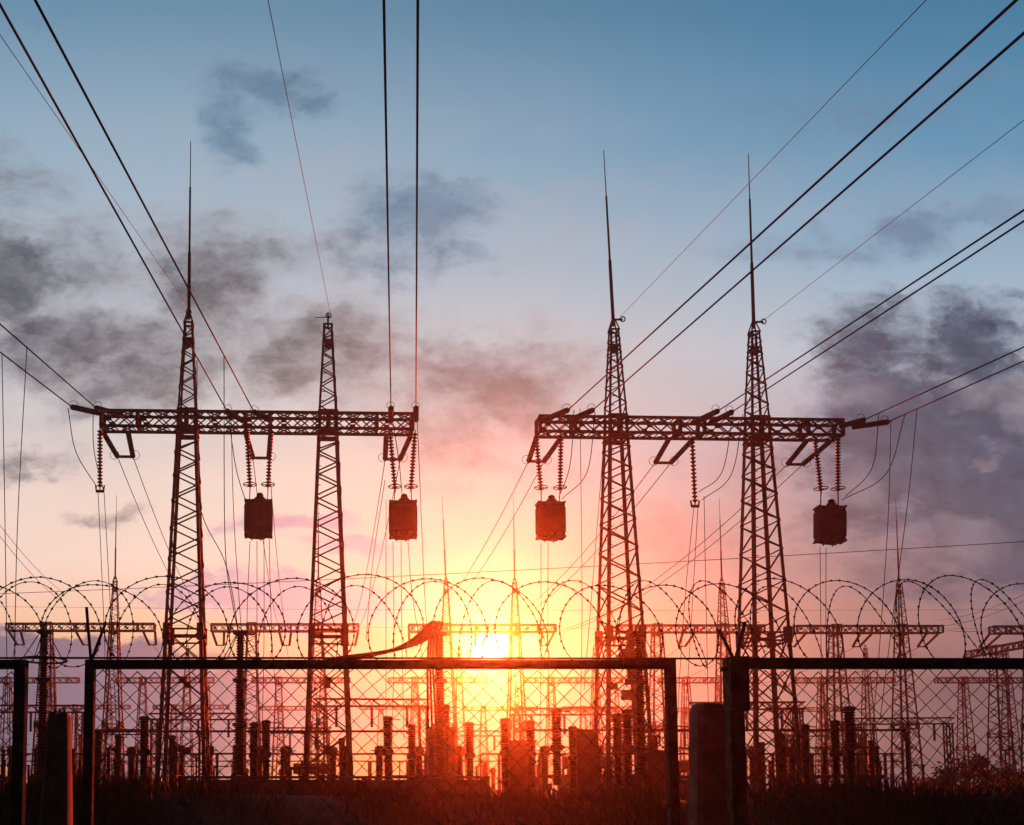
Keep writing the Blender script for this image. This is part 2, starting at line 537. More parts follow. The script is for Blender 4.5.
proto_rod = make_portal('gantry_portal', (False, True), (False, True))
proto_bare = make_portal('gantry_portal', (False, True), (False, False))
ROW2 = []
for i, px in enumerate((81, 285, 482, 690, 868, 1064)):
    if i == 2: o = copy_tree(p2)
    elif i == 0: o = proto_rod
    else: o = copy_tree(proto_rod)
    Y = 94 + i * .3
    o.location = (at(px, 627, Y).x, Y, 0); o.rotation_euler.z = R(.2)
    if i == 2:
        for c in list(o.children):
            if c.name.startswith('tower_cabinet') or c.name.startswith('earth_wire'): bpy.data.objects.remove(c)
    tag(o, ['lattice gantry in the second row at far left by a column with ring', 'lattice gantry in the second row seen between the two left towers',
            'two rod lattice gantry in the second row directly in front of the sun', 'second row lattice gantry between the two right towers',
            'second row lattice gantry right of the rightmost near tower', 'second row lattice gantry cut by the right edge of the photo'][i], 'gantry', 'steel gantry portals')
    o.scale.z = .962
    ROW2.append(o)
ROW3 = []
for i, px in enumerate((30, 165, 301, 437, 573, 708, 844, 985)):
    o = proto_bare if i == 0 else copy_tree(proto_bare)
    Y = 142
    o.location = (at(px, 677, Y).x, Y, 0); o.rotation_euler.z = R(random.uniform(-1, 1))
    tag(o, f'{ORD[i]} small distant lattice gantry from the left in the third row', 'gantry', 'steel gantry portals')
    ROW3.append(o)
for i, px in enumerate((92, 191, 298, 398, 500, 600, 702, 806)):
    o = copy_tree(proto_bare)
    Y = 186 + random.uniform(-3, 3)
    o.location = (at(px, 711, Y).x, Y, 0); o.rotation_euler.z = R(random.uniform(-2, 2))
    tag(o, f'{ORD[i]} tiny hazy lattice gantry from the left in the farthest row', 'gantry', 'steel gantry portals')
o = copy_tree(proto_bare)
o.location = (78.6, 109.5, 0); o.rotation_euler.z = R(-80)
tag(o, 'lattice gantry turned sideways at far right with its beam slanting', 'gantry', 'steel gantry portals')


# ------------------------------------------------------------------ insulators
def disc_profile(n, pitch, r0=.125, rc=.045):
    """string along +z from 0 to n*pitch"""
    pr = [(.025, -.12), (.03, 0)]
    for k in range(n):
        z = k * pitch
        pr += [(rc, z + .01), (rc, z + pitch * .40), (r0, z + pitch * .52), (r0 * .96, z + pitch * .66), (rc * 1.1, z + pitch * .95)]
    pr += [(.03, n * pitch + .02), (.025, n * pitch + .14)]
    return pr


STR = {}


def string_mesh(key, n, pitch, r0, rc):
    if key not in STR:
        mb = MB().lathe(disc_profile(n, pitch, r0, rc), 10)
        o = mb.build('insulator_string', M['porcelain']); smooth(o)
        STR[key] = o.data; bpy.data.objects.remove(o)
    return STR[key]


def place_string(a, b, parent, n=16, r0=.125, rc=.045, base=Vector((0, 0, 0))):
    """a ribbed string stretched from a to b (world points), as a child of parent (unrotated empty at base)"""
    a, b = Vector(a), Vector(b)
    L = (b - a).length
    me = string_mesh((n, r0), n, 2.4 / n, r0, rc)
    o = bpy.data.objects.new('insulator_string', me); C.objects.link(o)
    o.parent = parent
    o.location = a - base
    o.rotation_mode = 'QUATERNION'; o.rotation_quaternion = (b - a).to_track_quat('Z', 'Y')
    o.scale = (1, 1, L / 2.4)
    return o


def tension_set(name, a1, b1, a2, b2, label, rings=True, thick=.13, group='strain insulator sets'):
    base = (Vector(a1) + Vector(a2)) / 2
    e = empty(name, base)
    for a, b in ((a1, b1), (a2, b2)): place_string(a, b, e, 18, thick, thick * .72, base)
    b1, b2 = Vector(b1), Vector(b2)
    y = MB().bar(b1 - base, b2 - base, .14, .10)
    if (b1 - b2).length > .1: y.build('yoke_plate', M['steel'], e)
    if rings:
        for b, s in ((b1, -1), (b2, 1)):
            c = b - base + Vector((0, -.1, .05))
            MB().ring(c + Vector((s * .12, 0, 0)), .22, .013, 18, 'x').build('grading_ring', M['steel'], e)
    tag(e, label, 'insulator', group)
    return e


NAMES = ['far left phase of the left gantry', 'middle phase of the left gantry', 'right phase of the left gantry',
         'left phase of the right gantry', 'middle phase of the right gantry', 'far right phase of the right gantry']
PHX = [(MAIN[0], -6.68), (MAIN[0], 0), (MAIN[0], 6.62), (p2, -6.62), (p2, -.25), (p2, 6.45)]
YOKES = []
for k, (pr, lx) in enumerate(PHX):
    z0 = Z_B0 - .02
    a1, a2 = loc2w(pr, lx - .58, .42, z0), loc2w(pr, lx + .58, .42, z0)
    d1, d2 = (.28, -.12) if k == 0 else ((.22, -.16) if k == 1 else ((.12, -.3) if k == 2 else (.10, -.28)))
    b1, b2 = loc2w(pr, lx - .58 + d1, 2.45, z0 - .42), loc2w(pr, lx + .58 + d2, 2.45, z0 - .42)
    tension_set('strain_insulator', a1, b1, a2, b2, f'twin dark strain insulators slanting backwards under the {NAMES[k]}')
    YOKES.append((b1, b2))
# front strain strings, one object each; wires run on from their ends
FR = [  # phase, start px, end px
    (0, (99, 413), (72, 407)), (0, (122, 415), (96, 408)), (1, (243, 421), (227, 411)), (1, (271, 421), (254, 412)),
    (2, (391, 420), (391, 408)), (2, (416, 420), (416, 408)), (3, (541, 421), (568, 410)), (3, (568, 421), (593, 410)),
    (4, (692, 423), (718, 411)), (4, (710, 423), (732, 412)), (5, (841, 426), (864, 420)), (5, (853, 427), (888, 422))]
QEND = [(0, 352), (0, 324), (0, 5), (35, 0), (384, 0), (418, 0), (1013, 3), (1024, 33), (1024, 210), (1024, 221), (1024, 347), (1024, 361)]
VP = Vector((400, 640))


def bow(a, b, sag, n=10):
    return [Vector(a).lerp(Vector(b), i / n) - Vector((0, 0, sag * 4 * (i / n) * (1 - i / n))) for i in range(n + 1)]


def wire(name, pts, r, label, group, cat='wire', seg=5, spacers=None):
    pts = [Vector(p) for p in pts]
    base = pts[0].copy()
    mb = MB().tube([p - base for p in pts], r, seg)
    o = mb.build(name, M['cable'], None, base)
    smooth(o)
    tag(o, label, cat, group)
    return o


SIDE = ['lower left', 'upper right']
FEND = []
for k, ((ph, s, e), q) in enumerate(zip(FR, QEND)):
    pr, lx = PHX[ph]
    Y0 = pr.location.y - .42 + math.tan(pr.rotation_euler.z) * lx
    A = at(*s, Y0); A.z = max(min(A.z, Z_B1), Z_B0)
    Y1 = Y0 - 2.35
    B = at(*e, Y1)
    em = empty('strain_insulator', A)
    place_string(A, B, em, 18, .13, .09, A)
    rb = MB().ring(B - A + Vector((0, .25, .22)), .17, .012, 14, 'x'); rb.build('arcing_horn', M['steel'], em)
    which = ('left' if k % 2 == 0 else 'right')
    tag(em, f'{which} front strain insulator at the {NAMES[ph]}', 'insulator', 'front strain insulators')
    g0, q0 = Vector(e), Vector(q)
    yq = Y1 * (g0 - VP).length / (q0 - VP).length
    Qp = at(*q, yq)
    d = (Qp - B)
    far = B + d * ((Y1 + 22) / (Y1 - yq))
    wire('overhead_conductor', [B, B.lerp(Qp, .5), Qp, far], .027,
         f'{which} overhead conductor rising from the {NAMES[ph]} past the camera', 'overhead conductors')
    FEND.append(B)
# earth wires from tower tops
for (s, q, lab) in (((188, 306), (0, 35), 'thin earth wire from the leftmost tower top to the left edge'), ((330, 312), (268, 0), 'thin earth wire rising from the tower top without a rod'),
                    ((621, 316), (926, 0), 'thin earth wire rising right from the inner right tower top'), ((764, 320), (1024, 120), 'thin earth wire from the rightmost tower top to the right edge')):
    Y1 = 43.6 if s[0] < 400 else 45.0
    B = at(*s, Y1); yq = Y1 * (Vector(s) - VP).length / (Vector(q) - VP).length
    Qp = at(*q, yq); far = B + (Qp - B) * ((Y1 + 22) / (Y1 - yq))
    wire('earth_wire', [B, Qp, far], .011, lab, 'earth wires')


# ------------------------------------------------------------------ hanging strings and line traps
def hanging_string(a, b, label, ring=True, yoke=False):
    a, b = Vector(a), Vector(b)
    e = empty('hanging_insulator', a)
    d = (b - a)
    place_string(a, b, e, 17, .135, .05, a)
    if ring:
        rr = MB().ring(d + Vector((0, 0, .12)), .31, .022, 20)
        rr.bar(d + Vector((-.3, 0, .12)), d + Vector((.3, 0, .12)), .025); rr.build('grading_ring', M['steel'], e)
    if yoke:
        yk = MB().box(d + Vector((0, 0, -.2)), .34, .06, .12).bar(d + Vector((-.16, 0, -.25)), d + Vector((-.2, 0, .08)), .06).bar(d + Vector((.16, 0, -.25)), d + Vector((.2, 0, .08)), .06)
        yk.build('yoke_plate', M['steel'], e)
    tag(e, label, 'insulator', 'hanging insulator strings')
    return e


def make_trap():
    r = empty('line_trap')
    Rr, H = .63, 1.26
    b = MB()
    prof_n = 28
    seg = 40

    def sq(t, r):
        k = (abs(math.cos(t)) ** 7 + abs(math.sin(t)) ** 7) ** (-1 / 7)
        return Vector((math.cos(t) * k * r, math.sin(t) * k * r * .55, 0))
    for z, rq in ((-H / 2 - .2, Rr - .05), (-H / 2 - .17, Rr), (H / 2 - .23, Rr), (H / 2 - .2, Rr - .05)):
        for j in range(seg): b.v.append(sq(2 * math.pi * j / seg, rq) + Vector((0, 0, z)))
    for k in range(3):
        for j in range(seg): b.f.append((k * seg + j, k * seg + (j + 1) % seg, (k + 1) * seg + (j + 1) % seg, (k + 1) * seg + j))
    b.f += [tuple(range(seg - 1, -1, -1)), tuple(range(3 * seg, 4 * seg))]
    for k in range(prof_n):
        c = sq(2 * math.pi * k / prof_n + .05, Rr + .008)
        b.bar(c + Vector((0, 0, -H / 2 - .17)), c + Vector((0, 0, H / 2 - .23)), .045, .035)
    body = b.build('coil_drum', M['paint'], r)
    for name, z, s in (('top_frame', H / 2 - .02, 1), ('bottom_frame', -H / 2 - .38, -1)):
        t = MB()
        hx, hy = Rr + .02, Rr * .55
        for sy in (-1, 1): t.bar((-hx, sy * hy * .55, z), (hx, sy * hy * .55, z), .07, .10)
        for sx in (-.92, -.3, .35, .92): t.bar((sx * hx, -hy, z), (sx * hx, hy, z), .09, .08)
        for sx in (-.86, -.30, .25, .86):
            for sy in (-.55, .55): t.bar((sx * hx, sy * hy, z), (sx * hx, sy * hy, z - s * .20), .13, .10)
        t.build(name, M['steel'], r)
    ar = MB().lathe([(.0, 0), (.2, .02), (.25, .12), (.16, .2), (.16, .3), (.1, .36), (.02, .38)], 12, (.06, 0, H / 2 + .02))
    ar.bar((-.34, 0, H / 2 + .03), (.38, 0, H / 2 + .07), .08)
    ar.build('surge_arrester', M['porcelain'], r)
    tm = MB().bar((-.42, 0, -H / 2 - .46), (.3, 0, -H / 2 - .5), .06, .12).bar((-.3, 0, -H / 2 - .42), (-.3, 0, -H / 2 - .6), .05).bar((.1, 0, -H / 2 - .42), (.12, 0, -H / 2 - .62), .05)
    tm.build('terminal_plate', M['steel'], r)
    return r


trap = make_trap()
TRAPS = [(1, 258.5, 517, 'line trap drum hanging left of the bare tower'), (2, 403, 518, 'glowing line trap drum at the right end of the left gantry'),
         (3, 550.5, 519, 'red lit line trap drum at the left end of the right gantry'), (5, 830, 523, 'dark ribbed line trap drum at the right end of the right gantry')]
TB = {}
for i, (ph, px, py, lab) in enumerate(TRAPS):
    pr, lx = PHX[ph]
    Y = pr.location.y + math.tan(pr.rotation_euler.z) * lx
    c = at(px, py, Y)
    o = trap if i == 0 else copy_tree(trap)
    o.location = c + Vector((0, 0, .12)); o.rotation_euler.z = (.04, -.03, .05, -.06)[i]
    if i == 3: o.rotation_euler.y = R(2)
    tag(o, lab, 'line trap', 'line traps hanging under the gantries')
    TB[ph] = c + Vector((0, 0, .12))
HS = {1: (((247, 431), (250, 487)), ((271, 431), (268, 487))), 2: (((390, 433), (395, 489)), ((415, 433), (411, 489))),
      3: (((536, 437), (541, 490)), ((561, 437), (560, 490))), 5: (((815, 441), (821, 491)), ((838, 441), (838, 491)))}
TN = {1: 'drum hanging left of the bare tower', 2: 'drum at the right end of the left gantry', 3: 'drum at the left end of the right gantry', 5: 'dark drum at the far right'}
for ph, prs in HS.items():
    pr, lx = PHX[ph]
    Y = pr.location.y + math.tan(pr.rotation_euler.z) * lx
    for j, (s, e) in enumerate(prs):
        A, B = at(*s, Y), at(*e, Y); A.z = Z_B0 - .04
        h = hanging_string(A, B, f"{('left', 'right')[j]} ribbed insulator string holding the {TN[ph]}")
        top = TB[ph] + Vector((-.42 if j == 0 else .42, 0, .60))
        hm = MB().bar(B - A, top - A, .04); hm.build('suspension_rod', M['steel'], h)
for ph, s, e, lab in ((0, (100, 433), (100, 487), 'single hanging insulator string at the left end of the left gantry'), (4, (692, 440), (695, 502), 'single hanging insulator string under the middle of the right gantry')):
    pr, lx = PHX[ph]
    Y = pr.location.y + math.tan(pr.rotation_euler.z) * lx
    A, B = at(*s, Y), at(*e, Y); A.z = Z_B0 - .04
    hanging_string(A, B, lab, ring=False, yoke=True)


# ------------------------------------------------------------------ jumpers and droppers
def spl(pts, n=8):
    pts = [Vector(p) for p in pts]
    q = [2 * pts[0] - pts[1]] + pts + [2 * pts[-1] - pts[-2]]
    out = []
    for i in range(1, len(q) - 2):
        for k in range(n):
            t = k / n
            a, b, c, d = q[i - 1], q[i], q[i + 1], q[i + 2]
            out.append(.5 * ((2 * b) + (c - a) * t + (2 * a - 5 * b + 4 * c - d) * t * t + (3 * b - a - 3 * c + d) * t ** 3))
    out.append(pts[-1])
    return out


def pxwire(name, pxs, Y0, Y1, r, label, group):
    n = len(pxs) - 1
    return wire(name, spl([at(x, y, Y0 + (Y1 - Y0) * i / n) for i, (x, y) in enumerate(pxs)]), r, label, group)


J = [((68, 408), (76, 452), (97, 487), 41.5, 44, 'jumper looping from the far left front insulator to the hanging string'),
     ((93, 409), (94, 450), (103, 489), 41.5, 44, 'jumper beside the single hanging string at far left'),
     ((228, 413), (236, 468), (246, 502), 41.5, 44, 'jumper from the front insulator to the drum left of the bare tower'),
     ((391, 410), (399, 462), (402, 494), 41.5, 44, 'jumper dropping to the drum at the right end of the left gantry'),
     ((574, 410), (570, 465), (559, 497), 42.8, 45, 'left jumper curving to the drum at the left end of the right gantry'),
     ((595, 412), (587, 472), (562, 499), 42.8, 45, 'right jumper curving to the drum at the left end of the right gantry'),
     ((733, 414), (722, 472), (699, 492), 43, 45.4, 'left jumper curving to the single string of the right gantry'),
     ((743, 414), (731, 475), (702, 500), 43, 45.4, 'right jumper curving to the single string of the right gantry'),
     ((879, 412.5), (872, 468), (845, 497), 43, 45.8, 'left jumper curving to the dark drum at far right'),
     ((905, 414.5), (886, 474), (842, 500), 43, 45.8, 'right jumper curving to the dark drum at far right')]
for a, b, c, y0, y1, lab in J: pxwire('jumper_wire', [a, b, c], y0, y1, .02, lab, 'jumper wires')
D = [([(98, 490), (103, 600), (108, 735)], 44, 'left dropper below the far left hanging string'), ([(104, 490), (110, 600), (117, 735)], 44, 'right dropper below the far left hanging string'),
     ([(2, 353.5), (5, 520), (8, 735)], 34.1, 'left dropper wire at the left edge of the photo'), ([(27, 346), (17, 540), (14, 735)], 33.6, 'right dropper wire at the left edge of the photo'),
     ([(197, 360), (199, 500), (228, 572), (246, 690)], 34.3, 'slack dropper wire just right of the leftmost tower'), ([(224, 356), (225, 540), (232, 600), (240, 640)], 33.6, 'dropper from the middle conductor to the ringed column'),
     ([(231, 414), (234, 520), (242, 640)], 42, 'dropper wire left of the drum beside the bare tower'),
     ([(250, 541), (247, 620), (246, 740)], 44, 'first dropper from the left under the drum beside the bare tower'), ([(257, 541), (257, 620), (256, 740)], 44, 'second dropper from the left under the drum beside the bare tower'),
     ([(264, 541), (264, 640), (262, 740)], 44, 'third dropper from the left under the drum beside the bare tower'), ([(269, 530), (272, 640), (280, 740)], 44, 'fourth dropper from the left under the drum beside the bare tower'),
     ([(393, 542), (394, 640), (392, 740)], 44.2, 'first dropper from the left under the glowing drum of the left gantry'), ([(401, 542), (402, 640), (404, 740)], 44.2, 'second dropper from the left under the glowing drum of the left gantry'),
     ([(408, 542), (413, 600), (430, 700)], 44.2, 'third dropper from the left under the glowing drum of the left gantry'), ([(417, 412), (424, 580), (428, 640)], 42, 'long straight dropper right of the glowing drum'),
     ([(385, 480), (373, 560), (366, 640)], 44.2, 'slanting dropper left of the glowing drum'), ([(386, 500), (386, 600), (386, 740)], 44.2, 'vertical dropper just left of the glowing drum'),
     ([(541, 543), (541, 640), (540, 740)], 45, 'left dropper under the red drum of the right gantry'), ([(548, 543), (548, 640), (550, 740)], 45, 'right dropper under the red drum of the right gantry'),
     ([(580, 408), (582, 600), (580, 740)], 43, 'vertical dropper between red drum and inner right tower'), ([(604, 440), (592, 590), (584, 690)], 44, 'slanting dropper beside the inner right tower'),
     ([(694, 505), (684, 610), (676, 740)], 45.4, 'left dropper under the single string of the right gantry'), ([(698, 505), (692, 610), (684, 740)], 45.4, 'middle dropper under the single string of the right gantry'),
     ([(704, 496), (706, 600), (709, 740)], 45.2, 'right dropper under the single string of the right gantry'),
     ([(820, 547), (821, 640), (822, 740)], 45.8, 'left dropper under the dark drum at far right'), ([(826, 547), (826, 640), (828, 740)], 45.8, 'right dropper under the dark drum at far right'),
     ([(891, 420), (888, 520), (880, 640), (872, 735)], 42, 'left dropper from the far right conductors'), ([(917, 409.5), (908, 500), (895, 600), (880, 720)], 40, 'right dropper from the far right conductors')]
for pxs, Y, lab in D: pxwire('dropper_wire', pxs, Y, Y + .5, .016, lab, 'dropper wires')
# conductors running back to the second row
for k in range(6):
    pr2 = ROW2[1] if k < 3 else ROW2[2]
    lx = (-6.6, 0, 6.6)[k % 3]
    for j in range(2):
        A = YOKES[k][j]
        B = Vector((pr2.location.x + lx + (-.3, .3)[j], pr2.location.y - 2.4, 17.6))
        wire('span_conductor', bow(A, B, 1.5, 14), .02, f"{('left', 'right')[j]} conductor running back from the {NAMES[k]}", 'span conductors')
for i, (a, b, lab) in enumerate((((-40, 470), (60, 590), 'upper conductor slanting down at the left edge'), ((-40, 482), (62, 602), 'lower conductor slanting down at the left edge'),
                                 ((1080, 566), (938, 620), 'upper conductor slanting down from the right edge'), ((1080, 572), (940, 626), 'second conductor slanting down from the right edge'),
                                 ((1080, 607), (946, 630), 'lower conductor slanting down from the right edge'))):
    wire('span_conductor', bow(at(*a, 50), at(*b, 92), .6, 8), .02, lab, 'span conductors')
for i, (a, b, Y0, Y1, r, lab) in enumerate((((-60, 596), (1100, 537), 74, 56, .022, 'long dark cable crossing the whole picture above the razor coil'),
                                            ((-60, 606), (1100, 609), 88, 88, .013, 'upper thin cable crossing the whole picture behind the razor coil'),
                                            ((-60, 623), (1100, 628), 88, 88, .010, 'lower thin cable crossing the whole picture behind the razor coil'))):
    wire('cross_cable', bow(at(*a, Y0), at(*b, Y1), .25, 12), r, lab, 'cross cables')
# strain sets under the second row (copies share meshes)
P0 = Vector((0, 0, 0))
ts = tension_set('strain_insulator', (-.58, .42, 0), (-.34, 2.3, -1.0), (.58, .42, 0), (.34, 2.3, -1.0), 'x', rings=False)
ns = 0
for i, pr in enumerate(ROW2):
    for j, lx in enumerate((-6.6, 0, 6.6)):
        o = ts if ns == 0 else copy_tree(ts)
        ns += 1
        o.location = (pr.location.x + lx, pr.location.y + .42, Z_B0 * .962)
        o['label'] = f"twin strain insulators at the {('left', 'middle', 'right')[j]} of the {ORD[i]} second row gantry from the left"
for i, pr in enumerate(ROW2[:5]):
    for j, lx in enumerate((-6.6, 0, 6.6)):
        A = Vector((pr.location.x + lx, pr.location.y + 2.6, Z_B0 * .962 - 1.0)); q = ROW3[i + 1]
        B = Vector((q.location.x + lx, q.location.y - .5, Z_B0 - .3))
        wire('span_conductor', bow(A, B, 1.6, 8), .022, f"thin conductor behind the {('left', 'middle', 'right')[j]} of the {ORD[i]} second row gantry", 'span conductors')


# ------------------------------------------------------------------ switchyard equipment
def ribs(z0, z1, n, r0, r1):
    pr = [(r1 * .9, z0)]
    p = (z1 - z0) / n
    for k in range(n):
        z = z0 + k * p
        pr += [(r1, z + .02 * p), (r1, z + .35 * p), (r0, z + .55 * p), (r0, z + .68 * p), (r1, z + .92 * p)]
    return pr + [(r1 * .9, z1)]


def lattice_post(mb, w, h, pw=.06, n=4):
    for c in CORN: mb.bar((c[0] * w, c[1] * w, 0), (c[0] * w, c[1] * w, h), pw)
    for i in range(n):
        z0, z1 = h * i / n, h * (i + 1) / n
        for k in range(4):
            a, b = CORN[k], CORN[(k + 1) % 4]
            if i % 2: a, b = b, a
            mb.bar((a[0] * w, a[1] * w, z0), (b[0] * w, b[1] * w, z1), pw * .6)
    return mb


def make_arrester():
    r = empty('surge_arrester')
    lattice_post(MB(), .2, 2.4, .07, 5).build('pedestal', M['steel'], r)
    c = MB()
    c.lathe(ribs(2.45, 3.9, 18, .20, .14), 12); c.lathe(ribs(4.0, 5.3, 16, .17, .12), 12); c.lathe(ribs(5.4, 6.8, 16, .14, .10), 12)
    smooth(c.build('porcelain_column', M['porcelain'], r))
    for z in (2.42, 3.95, 5.35, 6.84):
        MB().lathe([(.2, z - .05), (.24, z - .04), (.24, z + .04), (.2, z + .05)], 12).build('flange', M['steel'], r)
    q = MB().ring((0, 0, 5.95), .70, .035, 30)
    for k in range(4):
        a = math.pi / 4 + k * math.pi / 2
        q.tube([(.70 * math.cos(a), .70 * math.sin(a), 5.95), (.1 * math.cos(a), .1 * math.sin(a), 6.88)], .016, 5)
    q.build('grading_ring', M['steel'], r)
    return r


def make_breaker():
    r = empty('circuit_breaker')
    lattice_post(MB(), .24, 2.0, .08, 4).build('support', M['steel'], r)
    MB().box((0, -.42, 1.2), .5, .36, .8).build('control_box', M['paint'], r)
    c = MB().lathe(ribs(2.1, 3.3, 14, .19, .13), 12); smooth(c.build('support_insulator', M['porcelain'], r))
    h = MB().lathe([(.15, 3.3), (.22, 3.32), (.22, 3.5), (.16, 3.52)], 12); h.build('flange', M['steel'], r)
    i = MB().lathe(ribs(3.5, 4.6, 11, .20, .15), 12); smooth(i.build('interrupter', M['porcelain'], r))
    t = MB().lathe([(.14, 4.6), (.19, 4.62), (.19, 4.74), (.1, 4.78)], 12).bar((0, 0, 4.68), (.5, 0, 4.66), .10, .03); t.build('terminal', M['steel'], r)
    return r


def make_disconnector():
    r = empty('disconnector')
    for s in (-1, 1):
        MB().bar((s * .9, 0, 0), (s * .9, 0, 2.6), .16).build('post', M['steel'], r)
        c = MB().lathe(ribs(2.78, 4.0, 12, .13, .08), 10, (s * .9, 0, 0)); smooth(c.build('insulator', M['porcelain'], r))
    MB().bar((-1.15, 0, 2.69), (1.15, 0, 2.69), .18, .16).build('base_beam', M['steel'], r)
    a = MB().tube([(-.95, 0, 4.06), (.95, 0, 4.06)], .04, 6).box((-.9, 0, 4.04), .2, .16, .1).box((.9, 0, 4.04), .2, .16, .1).box((0, 0, 4.06), .22, .14, .14)
    a.build('blade_arm', M['steel'], r)
    MB().tube([(.9, .1, .9), (.75, .12, 2.6)], .025, 5).build('drive_rod', M['steel'], r)
    return r


def make_ct():
    r = empty('current_transformer')
    lattice_post(MB(), .22, 2.1, .07, 4).build('pedestal', M['steel'], r)
    MB().box((0, 0, 2.3), .62, .62, .38).build('terminal_tank', M['paint'], r)
    c = MB().lathe(ribs(2.5, 4.0, 14, .24, .17), 12); smooth(c.build('porcelain_column', M['porcelain'], r))
    h = MB().lathe([(.16, 4.0), (.27, 4.05), (.29, 4.3), (.24, 4.5), (.1, 4.58)], 12).bar((-.48, 0, 4.3), (.48, 0, 4.3), .08, .05); h.build('head', M['paint'], r)
    return r


def make_postins():
    r = empty('post_insulator')
    MB().bar((0, 0, 0), (0, 0, 2.9), .18).box((0, 0, 2.95), .34, .34, .08).build('pedestal', M['steel'], r)
    c = MB().lathe(ribs(3.0, 4.4, 14, .13, .08), 10); smooth(c.build('porcelain_column', M['porcelain'], r))
    MB().box((0, 0, 4.44), .2, .12, .08).tube([(-1.0, 0, 4.52), (1.0, 0, 4.52)], .045, 6).build('bus_clamp', M['steel'], r)
    return r


arr = make_arrester()
for i, (px, lab) in enumerate(((43, 'ringed surge arrester column at far left behind the fence'), (240, 'ringed surge arrester column between the two left towers'),
                               (440, 'ringed surge arrester column left of the sun under drooping cables'), (640, 'ringed surge arrester column behind the inner right tower'))):
    o = arr if i == 0 else copy_tree(arr)
    Y = 30.0 + i * .2
    o.location = (at(px, 700, Y).x, Y, 0); o.rotation_euler.z = i * .3
    tag(o, lab, 'surge arrester', 'surge arresters')
# drooping cable bundle landing on the third arrester
for k in range(7):
    o_ = (k - 3) * 1.5
    a, m_, b = (318 + k * 4, 663 - (k % 3) * 2), (396 + k * 4, 648 - k * .8), (433 + k * 1.6, 621 + (k % 2))
    pxwire('heavy_cable', [a, m_, b], 29.6 + k * .1, 30.3, .035, f'{ORD[k]} thick cable from the left drooping off the arrester beside the sun', 'heavy cables')
for k in range(4):
    pxwire('heavy_cable', [(434 + k * 3, 622), (428 + k * 2.5, 650), (428 + k * 4, 728)], 30.2, 30.6, .04, f'{ORD[k]} thick cable from the left hanging down the arrester beside the sun', 'heavy cables')

brk = make_breaker()
BR = [(144, 716, 'alone left of the leftmost near tower base'), (254, 722, 'left of the pair between the two left towers'), (266, 720, 'right of the pair between the two left towers'),
      (388, 716, 'just right of the bare tower'), (505, 718, 'left of the pair right below the sun'), (531, 720, 'right of the pair right below the sun'), (557, 708, 'tall and alone right of the sun'),
      (628, 709, 'inside the base of the inner right tower'), (618, 713, 'at the left foot of the inner right tower'), (851, 706, 'tallest one on the right side'), (836, 720, 'left of the tallest one on the right side'),
      (782, 733, 'beside the rightmost near tower base'), (98, 730, 'small one beside the left fence post'), (445, 704, 'beside the drooping cables left of the sun'), (172, 735, 'inside the base of the leftmost near tower'), (342, 738, 'inside the right foot of the bare tower'),
      (412, 724, 'between the bare tower and the drooping cables'), (470, 722, 'just left of the pair below the sun'), (573, 726, 'right of the tall one beside the sun'), (590, 740, 'low one left of the inner right tower'),
      (655, 735, 'left of the right end post of the middle panel'), (762, 742, 'low one under the rightmost near tower'), (806, 724, 'in the gap right of the rightmost near tower'), (872, 740, 'low one right of the tallest on the right'), (20, 742, 'low one at the far left edge'), (118, 735, 'second one right of the left fence post')]
for i, (px, top, lab) in enumerate(BR):
    o = brk if i == 0 else copy_tree(brk)
    Y = 3.18 * F_PX / (HOR - top)
    o.location = (at(px, 760, Y).x, Y, 0); o.rotation_euler.z = random.uniform(-.6, .6)
    tag(o, 'porcelain circuit breaker pole ' + lab, 'circuit breaker', 'circuit breaker poles')
dis, ct, pi = make_disconnector(), make_ct(), make_postins()
ROWS = [(dis, 46, 58, 0, 915, 'disconnector', 'disconnector', 'in the nearest row of disconnectors'), (ct, 53, 42, 5, 860, 'current transformer', 'instrument transformer', 'in the nearest row of current transformers'),
        (pi, 62, 40, 20, 900, 'post insulator', 'insulator', 'in the nearest row of post insulators'), (dis, 70, 46, 10, 920, 'disconnector', 'disconnector', 'in the middle row of disconnectors'),
        (brk, 78, 40, 5, 900, 'circuit breaker pole', 'circuit breaker', 'in the distant row of circuit breakers'),
        (ct, 90, 38, 20, 920, 'current transformer', 'instrument transformer', 'in the distant row of current transformers'),
        (dis, 108, 38, 0, 900, 'disconnector', 'disconnector', 'in the distant row of disconnectors'), (pi, 124, 38, 10, 930, 'post insulator', 'insulator', 'in the distant row of post insulators')]
used = {id(brk)}
for proto, Y, step, x0, x1, nm, cat, where in ROWS:
    px, i = x0, 0
    while px < x1 and i < len(ORD):
        o = copy_tree(proto) if id(proto) in used else proto
        used.add(id(proto))
        yy_ = Y + random.uniform(-1.2, 1.2)
        o.location = (at(px + random.uniform(-7, 7), 780, yy_).x, yy_, 0)
        o.rotation_euler.z = R(random.choice((0, 90)) + random.uniform(-8, 8)) if nm == 'disconnector' else R(random.uniform(-12, 12))
        tag(o, f'{ORD[i]} {nm} from the left {where}', cat, nm + 's in rows')
        px += step * random.uniform(.85, 1.15); i += 1


